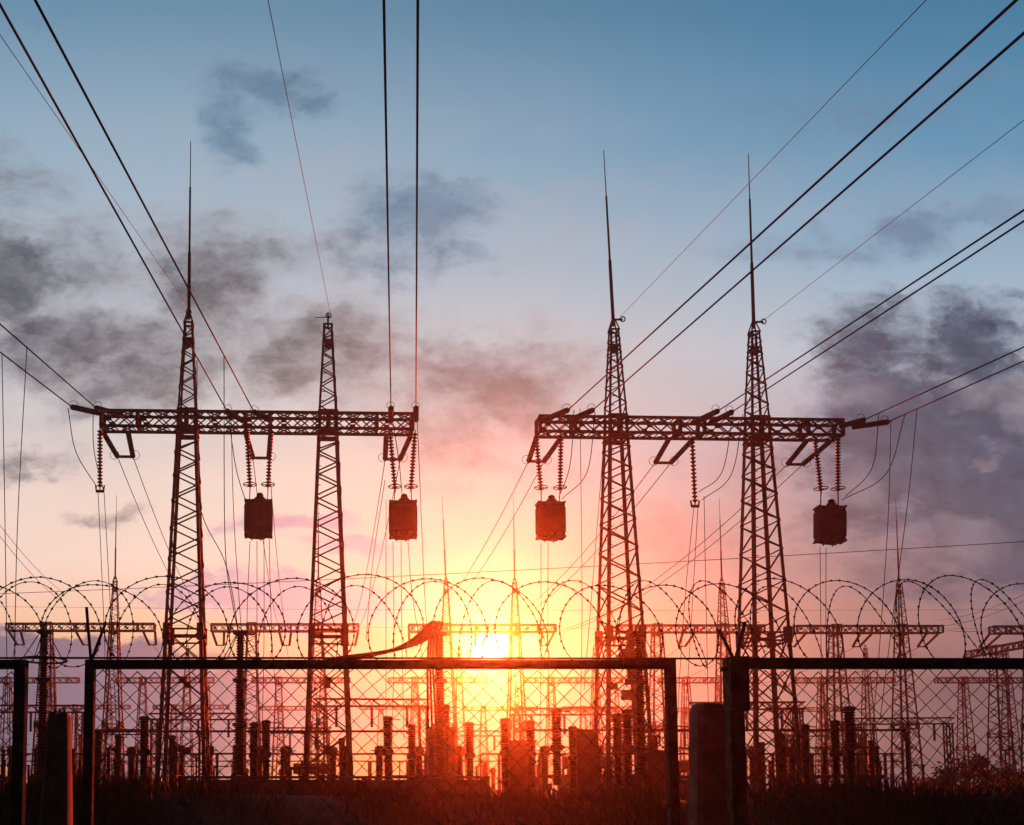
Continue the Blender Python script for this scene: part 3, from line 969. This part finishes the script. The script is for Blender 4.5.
# tubular busbars carried above the rows, and low frames of lattice posts
for i, (Y, zz, p0_, p1_, lab) in enumerate(((46.6, 4.9, 95, 410, 'nearest tubular busbar left of the sun'), (47.2, 5.0, 520, 905, 'nearest tubular busbar right of the sun'),
                                            (62.4, 4.56, 15, 470, 'middle tubular busbar left of the sun'), (62.2, 4.56, 480, 890, 'middle tubular busbar right of the sun'),
                                            (90, 5.2, 10, 900, 'long tubular busbar across the distant transformers'))):
    a, b = at(p0_, 700, Y), at(p1_, 700, Y); a.z = b.z = zz
    e = empty('busbar', a)
    MB().tube([(0, 0, 0), tuple(b - a)], .06, 6).build('tube', M['cable'], e)
    n = max(2, int((b.x - a.x) / 5))
    for k in range(n + 1):
        x_ = (b.x - a.x) * k / n
        MB().bar((x_, 0, -.06), (x_, 0, -zz + 1.3), .11).bar((x_ - .2, 0, -.1), (x_ + .2, 0, -.1), .08).bar((x_, 0, -zz + 1.3), (x_, 0, -zz), .2).build('post', M['steel'], e)
    tag(e, lab, 'busbar', 'tubular busbars')


def make_frame():
    r = empty('busbar_portal')
    for s in (-1, 1):
        m = MB(); lattice_post(m, .22, 7.4, .08, 12)
        m.xf(Matrix.Translation((s * 3.2, 0, 0))).build('post', M['steel'], r)
    b_ = MB()
    for y in (-.2, .2):
        for z in (7.4, 7.85): b_.bar((-3.6, y, z), (3.6, y, z), .08)
    for k in range(12):
        a_, c_ = -3.6 + k * .6, -3.0 + k * .6
        for y in (-.2, .2): b_.bar((a_, y, 7.4 if k % 2 else 7.85), (c_, y, 7.85 if k % 2 else 7.4), .05)
    b_.build('beam', M['steel'], r)
    for x_ in (-2.2, 0, 2.2):
        q = MB().lathe(ribs(6.1, 7.34, 9, .13, .07), 8, (x_, 0, 0)); smooth(q.build('insulator', M['porcelain'], r))
    return r


fra = make_frame()
for i, (px, Y) in enumerate(((30, 64), (118, 86), (198, 70), (290, 84), (372, 60), (470, 88), (565, 66), (660, 82), (748, 62), (826, 88), (905, 74))):
    o = fra if i == 0 else copy_tree(fra)
    o.location = (at(px, 760, Y).x, Y, 0); o.rotation_euler.z = R(random.uniform(-6, 6))
    tag(o, f'{ORD[i]} low lattice busbar portal from the left behind the circuit breakers', 'busbar portal', 'busbar portals')


# control cabinets and a power transformer
def cabinet(px, top, Y, w, lab):
    h = at(px, top, Y).z
    e = empty('control_cabinet', (at(px, top, Y).x, Y, 0))
    MB().box((0, 0, h * .5 + .45), w, .6, h - .9).build('housing', M['paint'], e)
    MB().box((0, 0, h + .03), w + .14, .74, .06).build('roof', M['paint'], e)
    for sx in (-1, 1): MB().bar((sx * (w / 2 - .08), 0, 0), (sx * (w / 2 - .08), 0, .9), .1).build('leg', M['steel'], e)
    d = MB().box((-w * .24, -.315, h * .5 + .45), w * .44, .03, h - 1.1).build('door', M['paint'], e)
    MB().box((w * .14, -.35, h * .5 + .4), .03, .05, .22).build('handle', M['steel'], d)
    d2 = MB().box((w * .24, -.315, h * .5 + .45), w * .44, .03, h - 1.1).build('door', M['paint'], e)
    tag(e, lab, 'cabinet', 'control cabinets')


cabinet(441, 729, 37, 1.0, 'raised steel control cabinet left of the sun')
cabinet(518, 742, 40, 1.3, 'wide control cabinet between the breaker pair below the sun')
cabinet(584, 733, 42, 1.1, 'control cabinet between the sun and the inner right tower')
cabinet(657, 752, 40, 1.5, 'low control cabinet behind the right end post of the middle fence panel')


def transformer(px, Y, lab):
    e = empty('power_transformer', (at(px, 780, Y).x, Y, 0))
    MB().box((0, 0, 1.75), 4.2, 2.2, 2.5).box((0, 0, 3.04), 4.4, 2.4, .09).build('tank', M['paint'], e)
    MB().box((0, 0, .25), 4.6, 2.6, .5).build('plinth', M['concrete'], e)
    rd = MB()
    for k in range(14): rd.box((-1.8 + k * .28, -1.4, 1.75), .05, .55, 2.0)
    rd.build('radiator', M['paint'], e)
    c = MB().tube([(-1.9, .5, 4.0), (1.2, .5, 4.0)], .42, 14).bar((-1.4, .5, 3.0), (-1.4, .5, 3.7), .12).bar((.7, .5, 3.0), (.7, .5, 3.7), .12)
    c.build('conservator', M['paint'], e)
    for k in range(3):
        b = MB().lathe(ribs(3.08, 4.5, 12, .17, .10), 10, (-1.2 + k * 1.2, -.4, 0)); smooth(b.build('bushing', M['porcelain'], e))
    tag(e, lab, 'transformer', 'power transformers')


transformer(596, 62, 'bulky power transformer right of the sun behind the breakers')
transformer(318, 74, 'power transformer between the feet of the bare tower')
transformer(690, 70, 'power transformer behind the wide concrete pillar on the right')


# concrete pillars just behind the fence
def pillar(px0, px1, bx0, bx1, top, Y, lab):
    a, b = at(px0, top, Y), at(px1, top, Y)
    c, d = at(bx0, HOR - 10, Y), at(bx1, HOR - 10, Y)
    e = empty('concrete_pillar', ((c.x + d.x) / 2, Y, 0))
    ox = (c.x + d.x) / 2
    mb = MB()
    h = a.z
    w0, w1 = (d.x - c.x) / 2, (b.x - a.x) / 2
    sh = (a.x + b.x) / 2 - ox
    prof = [(w0 * 1.02, -.2, 0), (w0, .5, 0), ((w0 + w1) / 2 * .98, h * .6, sh * .6), (w1, h - .22, sh), (w1 * .97, h - .08, sh), (w1 * .84, h, sh)]
    seg = 20
    for r, z, s in prof:
        for j in range(seg):
            t = 2 * math.pi * j / seg
            k = 1 / max(abs(math.cos(t)), abs(math.sin(t))) ** .82
            mb.v.append(Vector((s + r * math.cos(t) * k * .93, r * math.sin(t) * k * .93, z + (random.uniform(-.02, .02) if z > 1 else 0))))
    for k in range(len(prof) - 1):
        for j in range(seg):
            mb.f.append((k * seg + j, k * seg + (j + 1) % seg, (k + 1) * seg + (j + 1) % seg, (k + 1) * seg + j))
    mb.f.append(tuple(range((len(prof) - 1) * seg, len(prof) * seg)))
    mb.build('shaft', M['concrete'], e)
    for k in range(3 if px0 < 100 else 0): MB().tube([(sh - w1 * .4 + k * w1 * .4, 0, h - .05), (sh - w1 * .4 + k * w1 * .4, 0, h + .05)], .02, 5).build('reinforcing_bar', M['steel'], e)
    tag(e, lab, 'pillar', 'concrete pillars')


pillar(48, 71, 38, 74, 713, 13.5, 'concrete pillar widening downwards behind the left fence gap')
pillar(691, 725, 688, 727, 705, 13.0, 'wide square concrete pillar behind the gap between fence panels')

# low precast wall between the feet of the left gantry towers
Yw = 27.0
xa, xb, ht = at(182, 778, Yw).x, at(486, 778, Yw).x, at(300, 778, Yw).z
e = empty('concrete_wall', ((xa + xb) / 2, Yw, 0))
nw = 5
pl, ps = MB(), MB()
L = (xb - xa)
for i in range(nw):
    cx = -L / 2 + L * (i + .5) / nw
    for k in range(4): pl.box((cx, 0, ht * (k + .5) / 4 - .04), L / nw - .16, .10, ht / 4 - .012)
for i in range(nw + 1): MB().box((-L / 2 + L * i / nw, 0, ht / 2), .16, .2, ht - .02).build('wall_post', M['concrete'], e)
pl.build('wall_panels', M['concrete'], e)
MB().box((0, 0, ht + .02), L + .2, .26, .07).build('coping', M['concrete'], e)
tag(e, 'low precast concrete wall behind the middle fence panel', 'wall')
# handrail on the far side of the wall
hr = MB()
a, b = at(291, 768, 29), at(308, 768, 29)
hb = Vector((a.x, 29, 0))
hr.bar((0, 0, 0), (0, 0, a.z), .06).bar((b.x - a.x, 0, 0), (b.x - a.x, 0, a.z), .06).bar((-.03, 0, a.z), (b.x - a.x + .25, 0, a.z), .07).bar(((b.x - a.x) * .5, 0, 0), ((b.x - a.x) * .5, 0, a.z + .08), .05)
tag(hr.build('handrail', M['steel'], None, hb), 'small handrail above the concrete wall left of the bare tower foot', 'handrail')

# ------------------------------------------------------------------ fence
YF = 9.5
KF = YF / 7.46


def X(px): return at(px, 664, YF).x


ZT = at(300, 664.5, YF).z
CELL = .139 * KF


def chain_mesh(x0, x1, z0, z1):
    mb = MB()
    n = int((x1 - x0) / (CELL / 2)) + 1
    rows = int((z1 - z0) / (CELL / 2))
    for i in range(n):
        cx = x0 + CELL * (i * .5 + .25)
        pts = []
        for k in range(rows + 1):
            s = 1 if (k + i) % 2 == 0 else -1
            xx = min(max(cx + s * CELL * .262, x0), x1)
            zz = z1 - k * (z1 - z0) / rows
            bow_ = .05 * math.sin(xx * 1.7) * math.sin(zz * 2.2)
            pts.append((xx + .022 * math.sin(zz * 2.3 + xx) + .008 * math.sin(zz * 9 + xx * 4), s * .004 + bow_, zz + .02 * math.sin(xx * 2.1 + zz) - (.014 * math.sin(xx * .9) ** 2)))
        mb.tube(pts, .0056, 4)
    return mb


def fence_panel(x0, x1, w0, w1, name_label, left_post=True, right_post=True):
    e = empty('fence_panel', ((x0 + x1) / 2, YF, 0))
    ox = (x0 + x1) / 2
    fr = MB()
    fr.bar((x0 - ox, 0, ZT), (x1 - ox, 0, ZT), .086, .086).build('top_rail', M['fence'], e)
    if left_post:
        MB().box((x0 - ox + w0 / 2, 0.001, (ZT + .044) / 2), w0, w0, ZT + .044).build('post', M['fence'], e)
    if right_post:
        MB().box((x1 - ox - w1 / 2, 0.001, (ZT + .044) / 2), w1, w1, ZT + .044).build('post', M['fence'], e)
    MB().bar((x0 - ox, 0, .12), (x1 - ox, 0, .12), .06, .06).build('bottom_rail', M['fence'], e)
    c = chain_mesh(x0 - ox + (w0 if left_post else 0), x1 - ox - (w1 if right_post else 0), .12, ZT - .04).build('chain_link', M['fence'], e)
    ties = MB()
    x = x0 - ox + .3
    while x < x1 - ox - .2:
        ties.ring((x, 0, ZT), .052, .006, 8, 'x'); x += .47
    tag(e, name_label, 'fence', 'chain link fence panels')
    return e


pA = fence_panel(X(-250), X(27), .11, .11, 'chain link fence panel cut by the left edge', False, True)
pB = fence_panel(X(86), X(674.5), .09, .09, 'wide middle chain link fence panel in front of the sun')
pC = fence_panel(X(726), X(1330), .14, .11, 'chain link fence panel running off the right edge', True, True)
# thickened head of the gate post
MB().box((X(734.5) - pC.location.x, -.02, ZT - .2), .178, .2, .53).box((X(723) - pC.location.x, -.02, ZT - .05), .05, .06, .04).build('hinge_block', M['fence'], pC)
# V-shaped arms carrying the razor coil
for i, (pp, px, tl, tr) in enumerate(((pB, 91, (86.5, 607), (106, 622)), (pC, 735, (719, 630), (745, 622)))):
    base = Vector((X(px), YF, ZT + .03))
    for q in (tl, tr):
        t = at(*q, YF + (.1 if q is tr else -.06))
        MB().bar(base - pp.location, t - pp.location, .026, .02).build('coil_arm', M['fence'], pp)


def razor_coil(zpx, Rpx, p0, ax, ph, dy, loops, r, label, jit):
    pts, barbs = [], MB()
    zc, Rz = at(300, zpx, YF).z, Rpx * YF / F_PX
    rnd = [random.uniform(1 - jit, 1 + jit) for _ in range(80)]
    rr = [random.uniform(.90, 1.05) for _ in range(80)]
    tl_ = [random.uniform(-.09, .09) for _ in range(80)]
    xx = X(-150)
    N = 34
    for L_ in range(loops):
        for k in range(N):
            f = k / N
            t = 2 * math.pi * f + ph
            lp = lambda q: q[L_] * (1 - f) + q[L_ + 1] * f
            xx += p0 * lp(rnd) / N
            rz = Rz * lp(rr)
            x_ = xx + ax * lp(rr) * math.sin(t) + lp(tl_) * math.cos(t)
            pts.append(Vector((x_, YF + dy * math.sin(t + .9), zc + rz * math.cos(t) - (Rz - rz) * .6)))
    b0 = Vector((X(450), YF, zc))
    mb = MB().tube([p - b0 for p in pts], r, 5)
    acc = 0
    for a, b in zip(pts, pts[1:]):
        d = b - a; acc += d.length
        if acc > .075:
            acc = 0
            dn = d.normalized(); n = dn.cross(Vector((0, 1, 0))).normalized()
            c = a - b0
            n = (n + Vector((0, random.uniform(-.5, .5), 0))).normalized()
            mb.quad(c - dn * .026, c + n * .013, c + dn * .026, c - n * .013)
            m2 = dn.cross(n)
            mb.quad(c - dn * .022, c + m2 * .012, c + dn * .022, c - m2 * .012)
    o = mb.build('razor_coil', M['fence'], None, b0)
    tag(o, label, 'razor wire', 'razor wire coils')


razor_coil(622, 48.5, .50 * KF, .335 * KF, 0, .18, 23, .0050, 'main coil of barbed razor wire, wide round loops along the fence top', .16)
razor_coil(624, 47.0, .53 * KF, .17 * KF, 2.2, .26, 22, .0042, 'second coil of barbed razor wire, narrow upright loops tangled in the main coil', .22)
for i, (py, py2, r, lab) in enumerate(((658.0, 659.5, .011, 'straight support wire just above the fence rails under the coil'),)):
    wire('support_wire', [at(-260, py, YF + .12), at(300, py, YF + .12), at(1330, py2, YF + .12)], r, lab, 'fence wires')

# ------------------------------------------------------------------ vegetation
gr = MB()
for k in range(62000):
    if k < 30000:
        y = 10.2 + (random.random() ** 1.4) * 26
    else:
        y = random.gauss(18.6, 1.5)
    if y < 10.2: continue
    x = random.uniform(-4 - y * .42, 5 + y * .78)
    dens = math.sin(x * .7 + y * .3) + math.sin(x * .23 - y * .5 + 1) + .7 * math.sin(x * 2.3 + y)
    if dens < random.uniform(-2.7, .4): continue
    h = random.uniform(.10, .34) * (1 + .45 * math.sin(x * .9 + 2) * math.sin(x * .37))
    if random.random() < .035: h += random.uniform(.1, .45)
    if y < 11.5: h *= .8
    z = ground_z(x, y) - .03
    a = random.uniform(0, math.pi); w = random.uniform(.008, .02)
    dxx, dyy = math.cos(a) * w, math.sin(a) * w
    lx, ly = random.gauss(0, .12) * h * 2, random.gauss(0, .12) * h * 2
    gr.quad((x - dxx, y - dyy, z), (x + dxx, y + dyy, z), (x + lx * .5 + dxx * .6, y + ly * .5 + dyy * .6, z + h * .6), (x + lx * .5 - dxx * .6, y + ly * .5 - dyy * .6, z + h * .6))
    gr.tri((x + lx * .5 - dxx * .6, y + ly * .5 - dyy * .6, z + h * .6), (x + lx * .5 + dxx * .6, y + ly * .5 + dyy * .6, z + h * .6), (x + lx, y + ly, z + h))
tag(gr.build('grass', M['grass']), kind='stuff')


def leafquad(mb, p, s):
    n = Vector((random.gauss(0, 1), random.gauss(0, 1), random.gauss(0, 1))).normalized()
    a = n.orthogonal().normalized(); b = n.cross(a)
    mb.quad(p - a * s, p - b * s * .6, p + a * s, p + b * s * .6)


def tree(px, top, Y, wpx, lab, seed):
    random.seed(seed)
    q = at(px, top, Y); h = q.z; w = wpx * Y / F_PX / 2
    e = empty('tree', (q.x, Y, 0))
    tr = MB()
    tr.tube([(0, 0, -.2), (.05, 0, h * .2), (-.03, .05, h * .45), (.05, 0, h * .8)], .1, 8, radii=[h * .035, h * .028, h * .02, h * .006])
    ends = []
    for k in range(9):
        a = random.uniform(0, 6.28); z0 = h * random.uniform(.18, .5)
        en = Vector((math.cos(a) * w * random.uniform(.45, .85), math.sin(a) * w * random.uniform(.45, .85), z0 + h * random.uniform(.12, .35)))
        tr.tube([(0, 0, z0), en * .5 + Vector((0, 0, z0 * .45)), en], .05, 5, radii=[h * .014, h * .009, h * .003]); ends.append(en)
    tr.build('trunk', M['bark'], e)
    cr = MB()
    cl = []
    for en in ends + [Vector((0, 0, h * .82)), Vector((w * .3, 0, h * .7)), Vector((-w * .35, 0, h * .68))]:
        cl.append((en, random.uniform(.25, .42) * w))
    for k in range(14):
        a = random.uniform(0, 6.28); rr = w * random.uniform(.2, .95)
        cl.append((Vector((math.cos(a) * rr, math.sin(a) * rr, h * random.uniform(.3, .9) - rr * .18 * h / w * .5)), random.uniform(.15, .32) * w))
    for c, r in cl:
        for k in range(130):
            d = Vector((random.gauss(0, 1), random.gauss(0, 1), random.gauss(0, .75))) * r * .55
            p_ = c + d
            if p_.z < .25 or p_.z > h: continue
            leafquad(cr, p_, random.uniform(.09, .2) * (h / 6))
    cr.build('crown', M['leaf'], e)
    tag(e, lab, 'tree', 'trees beyond the yard')


tree(960, 752, 88, 66, 'dark spreading tree behind the sideways gantry tower', 3)
tree(1001, 762, 96, 52, 'smaller dark tree right of the spreading tree', 5)
tree(926, 776, 104, 42, 'low bushy tree left of the spreading tree', 8)
tree(1046, 764, 92, 60, 'dark tree cut by the right edge', 11)
# lamp post beside the trees
lp_ = at(1005, 750, 84)
e = empty('lamp_post', (lp_.x, 84, 0))
MB().tube([(0, 0, 0), (0, 0, lp_.z)], .08, 8, radii=[.1, .06]).build('pole', M['steel'], e)
MB().box((0, 0, lp_.z), .75, .25, .14).build('lamp_head', M['paint'], e)
tag(e, 'slim post with a flat head among the trees at far right', 'lamp post')
random.seed(99)
tl = MB()
for k in range(9000):
    x = random.uniform(-100, 165)
    hmax = 3.4 + 1.3 * math.sin(x * .11) + 1.0 * math.sin(x * .31 + 1) + .6 * math.sin(x * .83)
    z = hmax * math.sqrt(random.random())
    leafquad(tl, Vector((x, random.uniform(196, 208), z + random.uniform(-.3, .3))), random.uniform(.35, .8))
tag(tl.build('far_woods', M['leaf']), kind='stuff')

# ------------------------------------------------------------------ haze volume added to imitate the red veiling flare round the sun
hz = MB()
for z_ in (-1.2, 35.0):
    hz.v += [Vector((-180, -44, z_)), Vector((180, -44, z_)), Vector((180, 214, z_)), Vector((-180, 214, z_))]
hz.f = [(3, 2, 1, 0), (4, 5, 6, 7), (0, 1, 5, 4), (1, 2, 6, 5), (2, 3, 7, 6), (3, 0, 4, 7)]
ho = hz.build('haze', bpy.data.materials.new('flare_glow_haze'))
hm = ho.data.materials[0]; hm.use_nodes = True
hn = hm.node_tree; hn.nodes.clear()
pv = hn.nodes.new('ShaderNodeVolumePrincipled')
pv.inputs['Color'].default_value = (.95, .93, .92, 1)
pv.inputs['Density'].default_value = 0.00045
pv.inputs['Anisotropy'].default_value = 0.945
hout = hn.nodes.new('ShaderNodeOutputMaterial')
hn.links.new(pv.outputs[0], hout.inputs['Volume'])
ho.display_type = 'WIRE'
tag(ho, kind='stuff')
